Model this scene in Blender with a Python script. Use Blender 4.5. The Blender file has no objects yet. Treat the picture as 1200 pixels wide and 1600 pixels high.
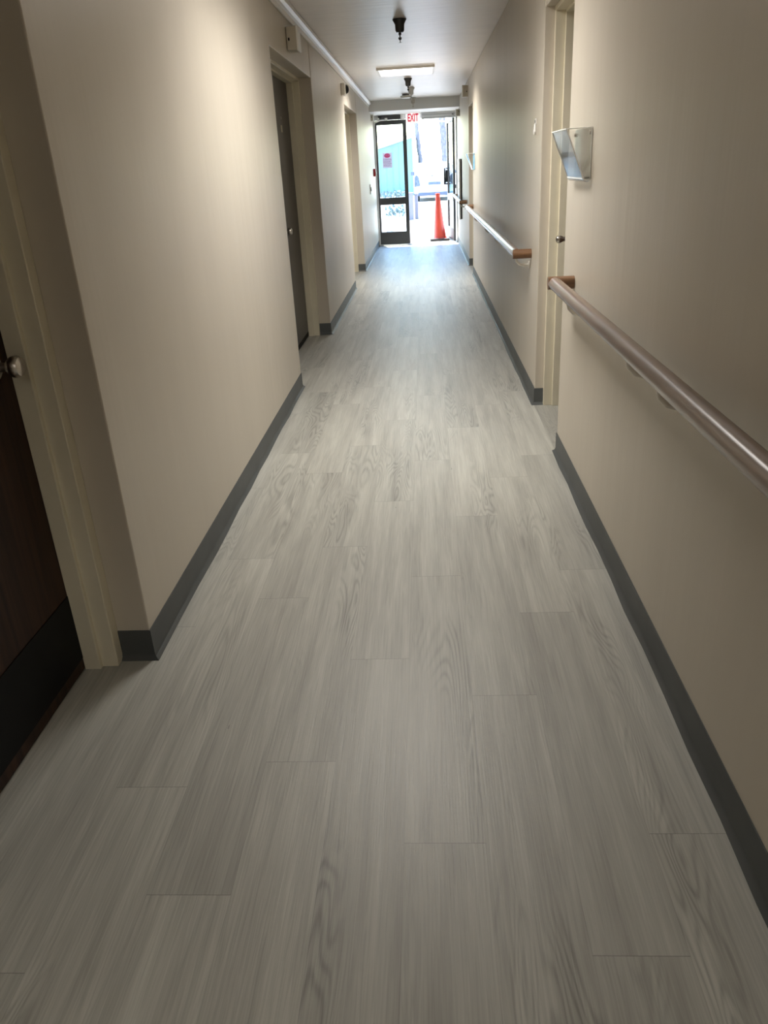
import bpy, bmesh, math, random
from mathutils import Vector, Matrix
random.seed(7)
S = bpy.context.scene
COL = S.collection
PI = math.pi

# ------------------------------------------------------------------ camera
H = 1.37
cx = Vector((0.99757455, 0.04607144, -0.05217708))      # image right in world axes
cd = Vector((-0.02884405, -0.40860083, -0.9122573))     # image down
cf = Vector((-0.06334861, 0.91154966, -0.4062809))      # view direction
cam = bpy.data.cameras.new('camera')
cam.sensor_fit = 'AUTO'; cam.sensor_width = 36.0
cam.lens = 36.0 * 1206.92 / 1600.0
cam.clip_start = 0.02; cam.clip_end = 500
co = bpy.data.objects.new('camera', cam); COL.objects.link(co)
M = Matrix((( cx.x, -cd.x, -cf.x, 0), (cx.y, -cd.y, -cf.y, 0), (cx.z, -cd.z, -cf.z, H), (0, 0, 0, 1)))
co.matrix_world = M
S.camera = co

# ------------------------------------------------------------------ view, world, sun
S.view_settings.view_transform = 'Standard'
S.view_settings.look = 'None'
S.view_settings.gamma = 1.0
S.view_settings.exposure = 0.0
S.view_settings.use_curve_mapping = False
try:
    S.cycles.use_denoising = True
    S.cycles.max_bounces = 10
    S.cycles.diffuse_bounces = 6
    S.cycles.sample_clamp_indirect = 8
    S.cycles.caustics_reflective = False
    S.cycles.caustics_refractive = False
except Exception:
    pass
SKY = 1.45
SUN = 25.0
TUBES_A, TUBES_B, TUBES_C = 88.0, 66.0, 140.0   # watts behind the three prismatic diffusers
W = bpy.data.worlds.new('sky'); S.world = W
W.use_nodes = True
nt = W.node_tree; nt.nodes.clear()
sky = nt.nodes.new('ShaderNodeTexSky'); sky.sky_type = 'NISHITA'
sky.sun_disc = False; sky.sun_elevation = math.radians(74); sky.sun_rotation = math.radians(-20)
sky.altitude = 50; sky.air_density = 1.4; sky.dust_density = 0.6; sky.ozone_density = 2.0
bg = nt.nodes.new('ShaderNodeBackground'); bg.inputs['Strength'].default_value = SKY
wo = nt.nodes.new('ShaderNodeOutputWorld')
tint = nt.nodes.new('ShaderNodeMix'); tint.data_type = 'RGBA'; tint.blend_type = 'MULTIPLY'; tint.inputs['Factor'].default_value = 1.0
tint.inputs[7].default_value = (0.80, 0.90, 0.98, 1)
nt.links.new(sky.outputs[0], tint.inputs[6]); nt.links.new(tint.outputs[2], bg.inputs[0]); nt.links.new(bg.outputs[0], wo.inputs[0])

sl = bpy.data.lights.new('sun', 'SUN'); sl.energy = SUN; sl.angle = math.radians(0.6); sl.color = (1.0, 0.93, 0.82)
so = bpy.data.objects.new('sun', sl); COL.objects.link(so)
_az = math.radians(14); _el = math.radians(74)
_d = -Vector((-math.sin(_az) * math.cos(_el), math.cos(_az) * math.cos(_el), math.sin(_el)))
so.rotation_euler = _d.to_track_quat('-Z', 'Y').to_euler(); so.location = (-3, 30, 20)

# ------------------------------------------------------------------ helpers
def tag(o, label=None, cat=None, group=None, kind=None):
    if label: o['label'] = label
    if cat: o['category'] = cat
    if group: o['group'] = group
    if kind: o['kind'] = kind
    return o

ORG = {}
def thing(name, loc, label, cat, group=None, kind=None):
    o = bpy.data.objects.new(name, None); COL.objects.link(o)
    o.location = loc; o.empty_display_size = 0.05
    ORG[o.name] = Vector(loc)
    return tag(o, label, cat, group, kind)

def obj(name, bm, m, parent=None, bevel=0.0, smooth=False, seg=2, label=None, org=None):
    """link BM (in world coordinates) as one mesh object, under PARENT if given"""
    bmesh.ops.recalc_face_normals(bm, faces=bm.faces)
    me = bpy.data.meshes.new(name)
    o0 = Vector(org) if org else (ORG.get(parent.name) if parent else None)
    if o0 is not None:
        bmesh.ops.translate(bm, verts=bm.verts, vec=-o0)
    bm.to_mesh(me); bm.free()
    o = bpy.data.objects.new(name, me); COL.objects.link(o)
    for x in (m if isinstance(m, (list, tuple)) else [m]):
        me.materials.append(x)
    if parent:
        o.parent = parent; ORG[o.name] = o0
    elif org:
        o.location = o0; ORG[o.name] = o0
    if smooth:
        for p in me.polygons: p.use_smooth = True
        try: me.set_sharp_from_angle(angle=math.radians(40))
        except Exception: pass
    if bevel > 0:
        b = o.modifiers.new('bevel', 'BEVEL'); b.width = bevel; b.segments = seg; b.limit_method = 'ANGLE'
        b.angle_limit = math.radians(40)
    if label: o['label'] = label
    return o

def NB(): return bmesh.new()

def box(bm, x0, x1, y0, y1, z0, z1, mi=0):
    if x0 > x1: x0, x1 = x1, x0
    if y0 > y1: y0, y1 = y1, y0
    if z0 > z1: z0, z1 = z1, z0
    v = [bm.verts.new(p) for p in ((x0,y0,z0),(x1,y0,z0),(x1,y1,z0),(x0,y1,z0),(x0,y0,z1),(x1,y0,z1),(x1,y1,z1),(x0,y1,z1))]
    fs = [(0,3,2,1),(4,5,6,7),(0,1,5,4),(1,2,6,5),(2,3,7,6),(3,0,4,7)]
    r = []
    for f in fs:
        q = bm.faces.new([v[i] for i in f]); q.material_index = mi; r.append(q)
    return v

def prism(bm, pts, axis, a0, a1, mi=0):
    """extrude the 2-D polygon pts along AXIS ('x','y','z') from a0 to a1"""
    def P(p, a):
        return (a, p[0], p[1]) if axis == 'x' else (p[0], a, p[1]) if axis == 'y' else (p[0], p[1], a)
    A = [bm.verts.new(P(p, a0)) for p in pts]; B = [bm.verts.new(P(p, a1)) for p in pts]
    n = len(pts)
    bm.faces.new(A[::-1]).material_index = mi; bm.faces.new(B).material_index = mi
    for i in range(n):
        bm.faces.new((A[i], A[(i+1) % n], B[(i+1) % n], B[i])).material_index = mi
    return A + B

def tube(bm, pts, r, seg=14, cap=True):
    pts = [Vector(p) for p in pts]; n = len(pts)
    rr = r if isinstance(r, (list, tuple)) else [r] * n
    rings = []; up = None
    for i, p in enumerate(pts):
        t = (pts[min(i+1, n-1)] - pts[max(i-1, 0)]).normalized()
        if up is None:
            up = Vector((0, 0, 1)) if abs(t.z) < 0.9 else Vector((1, 0, 0))
        a = (up - t * up.dot(t)).normalized(); b = t.cross(a); up = a
        k = 1.0
        if 0 < i < n-1:                                    # keep the tube's width through a mitre
            c = (pts[i]-pts[i-1]).normalized().dot(t); k = 1 / max(0.5, c)
            o = (pts[i+1]-pts[i]).normalized() - (pts[i]-pts[i-1]).normalized()
            o = o.normalized() if o.length > 1e-4 else None
        else: o = None
        ring = []
        for j in range(seg):
            d = a * math.cos(2*PI*j/seg) + b * math.sin(2*PI*j/seg)
            if o is not None:
                d = d + o * d.dot(o) * (k - 1)
            ring.append(bm.verts.new(p + d * rr[i]))
        rings.append(ring)
    for i in range(n-1):
        for j in range(seg):
            bm.faces.new((rings[i][j], rings[i][(j+1) % seg], rings[i+1][(j+1) % seg], rings[i+1][j]))
    if cap:
        bm.faces.new(rings[0][::-1]); bm.faces.new(rings[-1])

def lathe(bm, prof, c, axis='z', seg=24, sx=1.0):
    """revolve prof [(r, h)] about AXIS through point C"""
    c = Vector(c); rings = []
    for r, h in prof:
        ring = []
        if r < 1e-6:
            q = {'z': Vector((0,0,h)), 'x': Vector((h,0,0)), 'y': Vector((0,h,0))}[axis]
            ring = [bm.verts.new(c + q)]
        else:
            for j in range(seg):
                u, w = r*math.cos(2*PI*j/seg), r*math.sin(2*PI*j/seg)
                q = {'z': Vector((u*sx,w,h)), 'x': Vector((h,u,w)), 'y': Vector((u,h,w))}[axis]
                ring.append(bm.verts.new(c + q))
        rings.append(ring)
    for A, B in zip(rings, rings[1:]):
        for j in range(seg):
            if len(A) == 1 and len(B) == 1: break
            if len(A) == 1: bm.faces.new((A[0], B[j], B[(j+1) % seg]))
            elif len(B) == 1: bm.faces.new((A[j], A[(j+1) % seg], B[0]))
            else: bm.faces.new((A[j], A[(j+1) % seg], B[(j+1) % seg], B[j]))
    for R in (rings[0], rings[-1]):
        if len(R) > 2: bm.faces.new(R)

def text_bm(body, size, loc, right, up, depth=0.002, bold=0.0):
    """filled lettering, centred on LOC, in the plane RIGHT x UP, standing DEPTH proud"""
    cu = bpy.data.curves.new('lettering', 'FONT'); cu.body = body; cu.size = size
    cu.align_x = 'CENTER'; cu.align_y = 'CENTER'; cu.extrude = depth; cu.offset = bold; cu.resolution_u = 3
    t = bpy.data.objects.new('lettering', cu); COL.objects.link(t)
    dg = bpy.context.evaluated_depsgraph_get()
    me = bpy.data.meshes.new_from_object(t.evaluated_get(dg))
    bpy.data.objects.remove(t); bpy.data.curves.remove(cu)
    bm = NB(); bm.from_mesh(me); bpy.data.meshes.remove(me)
    right, up = Vector(right), Vector(up); n = right.cross(up)
    R = Matrix((right, up, n)).transposed().to_4x4()
    bmesh.ops.transform(bm, matrix=Matrix.Translation(Vector(loc)) @ R, verts=bm.verts)
    return bm

def dup(root, loc, label, group=None):
    r = root.copy(); COL.objects.link(r); r.location = loc; r['label'] = label
    if group: r['group'] = group
    for ch in list(root.children):
        c = ch.copy(); COL.objects.link(c); c.parent = r
        for g in list(ch.children):
            d = g.copy(); COL.objects.link(d); d.parent = c
    return r

# ------------------------------------------------------------------ materials
def mat(name, col, rough=0.5, metal=0.0, spec=0.5, emit=None, es=0.0):
    m = bpy.data.materials.new(name); m.use_nodes = True
    b = m.node_tree.nodes['Principled BSDF']
    b.inputs['Base Color'].default_value = (*col, 1); b.inputs['Roughness'].default_value = rough
    b.inputs['Metallic'].default_value = metal
    b.inputs['Specular IOR Level'].default_value = spec
    if emit:
        b.inputs['Emission Color'].default_value = (*emit, 1); b.inputs['Emission Strength'].default_value = es
    return m

def N(m, t, **kw):
    n = m.node_tree.nodes.new(t)
    for k, v in kw.items(): setattr(n, k, v)
    return n

def L(m, a, b): m.node_tree.links.new(a, b)

def mottled(name, col, rough=0.5, scale=(1, 1, 1), nscale=4.0, amt=0.06, bump=0.0, bscale=(60, 60, 60), metal=0.0, spec=0.5, detail=4):
    """paint or plastic with a faint procedural mottle and grain"""
    m = mat(name, col, rough, metal, spec)
    b = m.node_tree.nodes['Principled BSDF']
    tc = N(m, 'ShaderNodeTexCoord')
    mp = N(m, 'ShaderNodeMapping'); mp.inputs['Scale'].default_value = scale
    no = N(m, 'ShaderNodeTexNoise'); no.inputs['Scale'].default_value = nscale; no.inputs['Detail'].default_value = detail
    L(m, tc.outputs['Object'], mp.inputs[0]); L(m, mp.outputs[0], no.inputs['Vector'])
    rp = N(m, 'ShaderNodeValToRGB')
    rp.color_ramp.elements[0].position = 0.3; rp.color_ramp.elements[1].position = 0.7
    rp.color_ramp.elements[0].color = (*[c * (1 - amt) for c in col], 1)
    rp.color_ramp.elements[1].color = (*[min(1, c * (1 + amt)) for c in col], 1)
    L(m, no.outputs['Fac'], rp.inputs[0]); L(m, rp.outputs[0], b.inputs['Base Color'])
    if bump > 0:
        m2 = N(m, 'ShaderNodeMapping'); m2.inputs['Scale'].default_value = bscale
        n2 = N(m, 'ShaderNodeTexNoise'); n2.inputs['Scale'].default_value = 1.0; n2.inputs['Detail'].default_value = 3
        bp = N(m, 'ShaderNodeBump'); bp.inputs['Strength'].default_value = bump; bp.inputs['Distance'].default_value = 0.01
        L(m, tc.outputs['Object'], m2.inputs[0]); L(m, m2.outputs[0], n2.inputs['Vector'])
        L(m, n2.outputs['Fac'], bp.inputs['Height']); L(m, bp.outputs[0], b.inputs['Normal'])
    return m

def wood(name, c0, c1, rough=0.35, axis='z', spec=0.5, k=1.0, coat=0.0):
    m = mat(name, c0, rough, 0, spec)
    b = m.node_tree.nodes['Principled BSDF']
    tc = N(m, 'ShaderNodeTexCoord'); mp = N(m, 'ShaderNodeMapping')
    sc = [26 * k, 26 * k, 26 * k]; sc['xyz'.index(axis)] = 1.4 * k
    mp.inputs['Scale'].default_value = sc
    no = N(m, 'ShaderNodeTexNoise'); no.inputs['Scale'].default_value = 1.0; no.inputs['Detail'].default_value = 6; no.inputs['Distortion'].default_value = 0.6
    rp = N(m, 'ShaderNodeValToRGB')
    rp.color_ramp.elements[0].position = 0.35; rp.color_ramp.elements[1].position = 0.68
    rp.color_ramp.elements[0].color = (*c0, 1); rp.color_ramp.elements[1].color = (*c1, 1)
    L(m, tc.outputs['Object'], mp.inputs[0]); L(m, mp.outputs[0], no.inputs['Vector'])
    L(m, no.outputs['Fac'], rp.inputs[0]); L(m, rp.outputs[0], b.inputs['Base Color'])
    b.inputs['Coat Weight'].default_value = coat; b.inputs['Coat Roughness'].default_value = 0.15
    return m

def clear(name, tint=(1, 1, 1), rough=0.0, boost=0.03):
    """clear sheet: Fresnel mix of straight-through and mirror"""
    m = bpy.data.materials.new(name); m.use_nodes = True
    t = m.node_tree; t.nodes.clear()
    out = N(m, 'ShaderNodeOutputMaterial'); mx = N(m, 'ShaderNodeMixShader')
    tr = N(m, 'ShaderNodeBsdfTransparent'); tr.inputs[0].default_value = (*tint, 1)
    gl = N(m, 'ShaderNodeBsdfGlossy'); gl.inputs['Roughness'].default_value = rough
    lw = N(m, 'ShaderNodeLayerWeight'); lw.inputs[0].default_value = 0.5
    pw = N(m, 'ShaderNodeMath', operation='POWER'); pw.inputs[1].default_value = 4.0
    ad = N(m, 'ShaderNodeMath', operation='MULTIPLY_ADD'); ad.inputs[1].default_value = 0.9; ad.inputs[2].default_value = boost; ad.use_clamp = True
    L(m, lw.outputs['Facing'], pw.inputs[0]); L(m, pw.outputs[0], ad.inputs[0]); L(m, ad.outputs[0], mx.inputs[0])
    L(m, tr.outputs[0], mx.inputs[1]); L(m, gl.outputs[0], mx.inputs[2]); L(m, mx.outputs[0], out.inputs[0])
    return m

def plank_material():
    m = mat('grey_vinyl_plank', (0.36, 0.34, 0.31), 0.42, 0, 0.5)
    b = m.node_tree.nodes['Principled BSDF']
    uv = N(m, 'ShaderNodeUVMap'); uv.uv_map = 'plank_uv'
    at = N(m, 'ShaderNodeAttribute', attribute_name='plank_id')
    sep = N(m, 'ShaderNodeSeparateXYZ'); L(m, uv.outputs[0], sep.inputs[0])
    off = N(m, 'ShaderNodeVectorMath', operation='MULTIPLY_ADD')
    L(m, at.outputs['Color'], off.inputs[0]); off.inputs[1].default_value = (37, 53, 71); L(m, uv.outputs[0], off.inputs[2])
    def noise(scale, detail, dist=0.0, rough=0.5):
        mp = N(m, 'ShaderNodeMapping'); mp.inputs['Scale'].default_value = scale
        no = N(m, 'ShaderNodeTexNoise'); no.inputs['Scale'].default_value = 1; no.inputs['Detail'].default_value = detail
        no.inputs['Distortion'].default_value = dist; no.inputs['Roughness'].default_value = rough
        L(m, off.outputs[0], mp.inputs[0]); L(m, mp.outputs[0], no.inputs['Vector'])
        return no.outputs['Fac']
    def mth(op, a, bb=None, c=None, clamp=False):
        n = N(m, 'ShaderNodeMath', operation=op); n.use_clamp = clamp
        for i, x in enumerate((a, bb, c)):
            if x is None: continue
            if isinstance(x, (int, float)): n.inputs[i].default_value = x
            else: L(m, x, n.inputs[i])
        return n.outputs[0]
    contour = noise((7.0, 0.85, 1), 2.2, 0.35)
    rings = mth('SINE', mth('MULTIPLY', contour, 185.0))
    rings = mth('POWER', mth('MULTIPLY_ADD', rings, 0.5, 0.5), 2.0)
    patch = noise((5.0, 0.9, 1), 1.0)
    patch = mth('MULTIPLY_ADD', patch, 8.0, -4.2, clamp=True)
    streak = noise((190, 5.5, 1), 4, 0.7)
    broad = noise((22, 1.3, 1), 3, 0.3)
    v = mth('MULTIPLY_ADD', mth('SUBTRACT', streak, 0.5), 0.62, 1.0)
    v = mth('ADD', v, mth('MULTIPLY', mth('SUBTRACT', broad, 0.5), 0.75))
    v = mth('SUBTRACT', v, mth('MULTIPLY', mth('MULTIPLY', rings, patch), 0.27))
    # per-plank tone
    sc = N(m, 'ShaderNodeSeparateColor'); L(m, at.outputs['Color'], sc.inputs[0])
    v = mth('MULTIPLY', v, mth('MULTIPLY_ADD', sc.outputs[0], 0.17, 0.915))
    # small knots and specks
    vm = N(m, 'ShaderNodeMapping'); vm.inputs['Scale'].default_value = (9, 2.2, 1)
    vo = N(m, 'ShaderNodeTexVoronoi'); vo.inputs['Scale'].default_value = 1.0; vo.inputs['Randomness'].default_value = 1.0
    L(m, off.outputs[0], vm.inputs[0]); L(m, vm.outputs[0], vo.inputs['Vector'])
    sp_ = mth('LESS_THAN', vo.outputs['Distance'], 0.030)
    v = mth('MULTIPLY', v, mth('MULTIPLY_ADD', sp_, -0.35, 1.0))
    # joints
    eu = mth('MINIMUM', sep.outputs[0], mth('SUBTRACT', 0.18, sep.outputs[0]))
    ev = mth('MINIMUM', sep.outputs[1], mth('SUBTRACT', 1.22, sep.outputs[1]))
    ju = mth('LESS_THAN', eu, 0.0006); jv = mth('LESS_THAN', ev, 0.0012)
    j = mth('MAXIMUM', mth('MULTIPLY', ju, 0.6), jv)
    v = mth('MULTIPLY', v, mth('MULTIPLY_ADD', j, -0.32, 1.0))
    mixc = N(m, 'ShaderNodeMix', data_type='RGBA'); mixc.inputs['Factor'].default_value = 0.5
    L(m, broad, mixc.inputs['Factor'])
    mixc.inputs[6].default_value = (0.372, 0.362, 0.326, 1); mixc.inputs[7].default_value = (0.386, 0.390, 0.354, 1)
    cmb = N(m, 'ShaderNodeVectorMath', operation='SCALE'); L(m, mixc.outputs[2], cmb.inputs[0]); L(m, v, cmb.inputs['Scale'])
    L(m, cmb.outputs[0], b.inputs['Base Color'])
    bp = N(m, 'ShaderNodeBump'); bp.inputs['Strength'].default_value = 0.12; bp.inputs['Distance'].default_value = 0.004
    L(m, mth('SUBTRACT', streak, mth('MULTIPLY', j, 0.8)), bp.inputs['Height']); L(m, bp.outputs[0], b.inputs['Normal'])
    L(m, mth('MULTIPLY_ADD', streak, 0.14, 0.36), b.inputs['Roughness']); b.inputs['Specular IOR Level'].default_value = 0.7
    return m

WALL = mottled('beige_wall_paint', (0.575, 0.525, 0.445), 0.45, (1, 1, 0.25), 3.0, 0.03, 0.24, (9, 9, 0.2), spec=0.45)
CEIL = mottled('off_white_ceiling', (0.90, 0.855, 0.825), 0.34, (1, 2.5, 1), 2.5, 0.03, 0.45, (3, 17, 6), spec=0.5)
FRAME = mottled('cream_frame_enamel', (0.72, 0.67, 0.53), 0.35, (1, 1, 1), 5.0, 0.05, 0.05, (30, 30, 6))
BASE = mottled('dark_grey_vinyl_base', (0.070, 0.076, 0.076), 0.5, (1, 1, 1), 6.0, 0.12, 0.06, (40, 8, 40))
BROWN = wood('dark_brown_door_wood', (0.017, 0.006, 0.0025), (0.050, 0.020, 0.009), 0.45, 'z', 0.2)
DARKDOOR = mottled('charcoal_door_enamel', (0.040, 0.033, 0.033), 0.34, (1, 1, 1), 4.0, 0.15)
BLACK = mottled('black_plastic', (0.004, 0.004, 0.004), 0.55, (1, 1, 1), 6.0, 0.2, spec=0.15)
STEEL = mat('brushed_steel', (0.52, 0.49, 0.45), 0.28, 1.0)
WHITEP = mottled('white_plastic', (0.80, 0.79, 0.76), 0.4, (1, 1, 1), 5.0, 0.03)
BEIGEP = mottled('beige_plastic', (0.50, 0.46, 0.38), 0.45, (1, 1, 1), 5.0, 0.05)
RAILW = wood('lacquered_brown_rail', (0.150, 0.090, 0.066), (0.250, 0.165, 0.125), 0.33, 'y', 0.6, 1.6, 0.5)
RAILEND = wood('brown_rail_end', (0.13, 0.062, 0.028), (0.23, 0.125, 0.062), 0.4, 'x', 0.5, 1.6)
BRACKET = mottled('painted_bracket', (0.84, 0.81, 0.76), 0.35, (1, 1, 1), 9.0, 0.05)
ALU = mottled('dark_bronze_aluminium', (0.060, 0.060, 0.062), 0.36, (1, 1, 1), 4.0, 0.08, spec=0.5)
PURPLE = ALU
ALUG = mottled('satin_grey_aluminium', (0.68, 0.68, 0.69), 0.35, (1, 1, 1), 4.0, 0.04)
GLASS = clear('door_glass', (0.97, 0.99, 0.985), 0.0, 0.02)
ACRYL = clear('clear_acrylic', (0.975, 0.98, 0.978), 0.04, 0.03)
ACEDGE = mottled('frosted_acrylic_edge', (0.93, 0.94, 0.93), 0.2, (1, 1, 1), 8.0, 0.02)
RED = mottled('red_enamel', (0.48, 0.012, 0.018), 0.4, (1, 1, 1), 8.0, 0.05)
SIGNRED = mat('red_lettering', (0.66, 0.02, 0.06), 0.5, emit=(0.9, 0.03, 0.08), es=0.35)
OVALRED = mat('red_print', (0.62, 0.02, 0.06), 0.5)
SIGNW = mottled('white_sign_face', (0.85, 0.84, 0.82), 0.45, (1, 1, 1), 8.0, 0.02)
SIGNLIT = mat('lit_white_sign_face', (0.85, 0.84, 0.82), 0.45, emit=(1.0, 0.97, 0.95), es=0.75)
PAPER = mottled('grey_white_paper', (0.52, 0.50, 0.52), 0.7, (1, 1, 1), 8.0, 0.03)
INK = mat('faded_red_ink', (0.50, 0.28, 0.34), 0.7)
def backlit(m, col, k):
    """thin sheet that lets daylight through from behind"""
    b = m.node_tree.nodes['Principled BSDF']; out = [n for n in m.node_tree.nodes if n.type == 'OUTPUT_MATERIAL'][0]
    t = N(m, 'ShaderNodeBsdfTranslucent'); t.inputs[0].default_value = (*col, 1)
    mx = N(m, 'ShaderNodeMixShader'); mx.inputs[0].default_value = k
    L(m, b.outputs[0], mx.inputs[1]); L(m, t.outputs[0], mx.inputs[2]); L(m, mx.outputs[0], out.inputs[0])
backlit(PAPER, (0.52, 0.49, 0.53), 0.7)
def ink(m, col):
    """printed ink: a colour film over the paper"""
    t = N(m, 'ShaderNodeBsdfTransparent'); t.inputs[0].default_value = (*col, 1)
    L(m, t.outputs[0], [n for n in m.node_tree.nodes if n.type == 'OUTPUT_MATERIAL'][0].inputs[0])
ink(OVALRED, (0.80, 0.10, 0.20)); ink(INK, (0.66, 0.40, 0.50))
LENS = mat('lit_diffuser', (0.9, 0.9, 0.9), 0.5, emit=(1.0, 0.96, 0.90), es=3)
LENS2 = clear('prismatic_diffuser', (1, 1, 1), 0.3, 0.0)
_em = N(LENS2, 'ShaderNodeEmission'); _em.inputs[0].default_value = (1.0, 0.96, 0.90, 1); _em.inputs[1].default_value = 6.0
_mx = N(LENS2, 'ShaderNodeMixShader'); _mx.inputs[0].default_value = 0.45
_tr = N(LENS2, 'ShaderNodeBsdfTransparent'); L(LENS2, _tr.outputs[0], _mx.inputs[1]); L(LENS2, _em.outputs[0], _mx.inputs[2])
L(LENS2, _mx.outputs[0], [n for n in LENS2.node_tree.nodes if n.type == 'OUTPUT_MATERIAL'][0].inputs[0])
ORANGE = mottled('orange_cone_rubber', (0.55, 0.056, 0.030), 0.45, (1, 1, 1), 6.0, 0.08)
RUBBER = mottled('black_rubber', (0.035, 0.035, 0.04), 0.5, (1, 1, 1), 8.0, 0.2)
CONC = mottled('pale_concrete', (0.31, 0.30, 0.275), 0.8, (1, 1, 1), 0.8, 0.05, 0.1, (20, 20, 20))
SHED = mottled('pale_turquoise_siding', (0.215, 0.35, 0.35), 0.7, (1, 1, 1), 0.6, 0.06)
BARK = mottled('pale_grey_bark', (0.20, 0.19, 0.22), 0.9, (6, 6, 2), 3.0, 0.35, 0.6, (14, 14, 5))
LEAF = mottled('green_leaves', (0.06, 0.12, 0.035), 0.6, (1, 1, 1), 6.0, 0.3)
HEDGE = mottled('blue_green_shrub_leaves', (0.15, 0.21, 0.22), 0.7, (1, 1, 1), 7.0, 0.3)
GREYBOX = mottled('grey_painted_box', (0.21, 0.20, 0.235), 0.6, (1, 1, 1), 4.0, 0.06)
CARW = mottled('white_car_paint', (0.82, 0.82, 0.82), 0.25, (1, 1, 1), 1.0, 0.01, spec=0.6)
CARG = mottled('tinted_car_glass', (0.50, 0.52, 0.55), 0.15, (1, 1, 1), 1.0, 0.02)
CARD = mottled('blue_grey_bumper', (0.085, 0.105, 0.16), 0.5, (1, 1, 1), 3.0, 0.1)
CARL = mottled('smoky_blue_lamp', (0.11, 0.14, 0.19), 0.2, (1, 1, 1), 12.0, 0.3)
BUCKET = mottled('blue_grey_plastic', (0.17, 0.21, 0.29), 0.5, (1, 1, 1), 6.0, 0.08)
LILAC = mottled('lilac_grey_plastic', (0.24, 0.23, 0.29), 0.5, (1, 1, 1), 6.0, 0.08)
FLOORM = plank_material()

# ------------------------------------------------------------------ the shell
XL, XR, ZC, ZS = -0.888, 0.638, 2.405, 2.07     # wall faces, ceiling, alcove soffit
YB, YE = -4.0, 15.75                            # back wall, exit
AL = [(0.10, 2.00), (5.26, 7.13), (10.0, 11.80)]        # left alcoves
AR = [(3.77, 4.63), (10.87, 11.85)]                     # right alcoves

def floor_mesh():
    w, ln = 0.18, 1.22
    ends = {-5: 0.955, -4: 2.66, -3: 2.35, -2: 1.525, -1: 1.97, 0: 1.265, 1: 1.785, 2: 2.22, 3: 3.73}
    bm = NB(); uvl = bm.loops.layers.uv.new('plank_uv'); cl = bm.loops.layers.float_color.new('plank_id')
    rnd = random.Random(11)
    y_end = 15.95
    for r in range(-7, 7):
        x0 = -0.085 + w * r; x1 = x0 + w
        e = ends.get(r, rnd.uniform(0, ln))
        y = e - ln * math.ceil((e - YB) / ln)
        while y < y_end:
            a, b = max(y, YB), min(y + ln, y_end)
            c = (rnd.random(), rnd.random(), rnd.random(), 1)
            if b > a:
                f = bm.faces.new([bm.verts.new(p) for p in ((x0, a, 0), (x1, a, 0), (x1, b, 0), (x0, b, 0))])
                for lp, q in zip(f.loops, ((0, a-y), (w, a-y), (w, b-y), (0, b-y))):
                    lp[uvl].uv = q; lp[cl] = c
            y += ln
    bmesh.ops.remove_doubles(bm, verts=bm.verts, dist=1e-5)
    return bm
o = obj('floor', floor_mesh(), FLOORM)
tag(o, 'grey wood-look vinyl plank floor of the corridor', 'floor', kind='structure')

def wall(side):
    bm = NB()
    s = -1 if side == 'left' else 1
    X = XL if side == 'left' else XR
    O = X + s * 0.45
    al = AL if side == 'left' else AR
    fd = 0.10 if side == 'left' else 0.05
    y = YB
    for a, b in al:
        box(bm, X, O, y, a, 0, ZC); box(bm, X + s*0.003, O, a + 0.001, b - 0.001, ZS, ZC)
        y = b
    box(bm, X, O, y, YE + 0.15, 0, ZC)
    return bm
for side in ('left', 'right'):
    o = obj('wall_' + side, wall(side), WALL, bevel=0.004)
    tag(o, 'beige painted corridor wall with door alcoves on the %s' % side, 'wall', kind='structure')

bm = NB(); box(bm, XL - 0.45, XR + 0.45, YB - 0.2, YB, 0, ZC)
tag(obj('wall_back', bm, WALL), 'beige wall closing the corridor behind the viewer', 'wall', kind='structure')

bm = NB()
box(bm, XL - 0.45, XR + 0.45, YB - 0.2, 6.494, ZC, ZC + 0.25)
box(bm, XL - 0.45, XR + 0.45, 6.500, YE + 0.15, ZC + 0.003, ZC + 0.25)
tag(obj('ceiling', bm, CEIL, bevel=0.001), 'off-white corridor ceiling with one crosswise joint', 'ceiling', kind='structure')

bm = NB()
box(bm, XL, XR, 14.65, YE + 0.15, 2.245, ZC + 0.01)
box(bm, XL - 3.0, XL - 0.45, YE, YE + 0.15, -0.02, 2.9)
box(bm, XR + 0.45, XR + 3.0, YE, YE + 0.15, -0.02, 2.9)
box(bm, XL - 0.45, XR + 0.45, YE, YE + 0.15, ZC + 0.25, 2.9)
tag(obj('wall_end', bm, mottled('light_grey_bulkhead_paint', (0.74, 0.74, 0.73), 0.5, (1, 1, 1), 3.0, 0.02), bevel=0.003), 'dropped light grey bulkhead and end wall over the exit', 'wall', kind='structure')

# raceway along the left ceiling edge
bm = NB()
prism(bm, [(XL, 2.318), (XL + 0.010, 2.318), (XL + 0.012, 2.346), (XL + 0.030, 2.352), (XL + 0.046, 2.366), (XL + 0.048, 2.380),
           (XL + 0.036, 2.386), (XL + 0.036, ZC), (XL, ZC)], 'y', YB, 14.65)
tag(obj('trim_1', bm, mottled('white_gloss_trim', (0.80, 0.79, 0.78), 0.38, (1, 1, 1), 4.0, 0.02)), 'white stepped trim along the left edge of the ceiling', 'trim', kind='structure')

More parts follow.
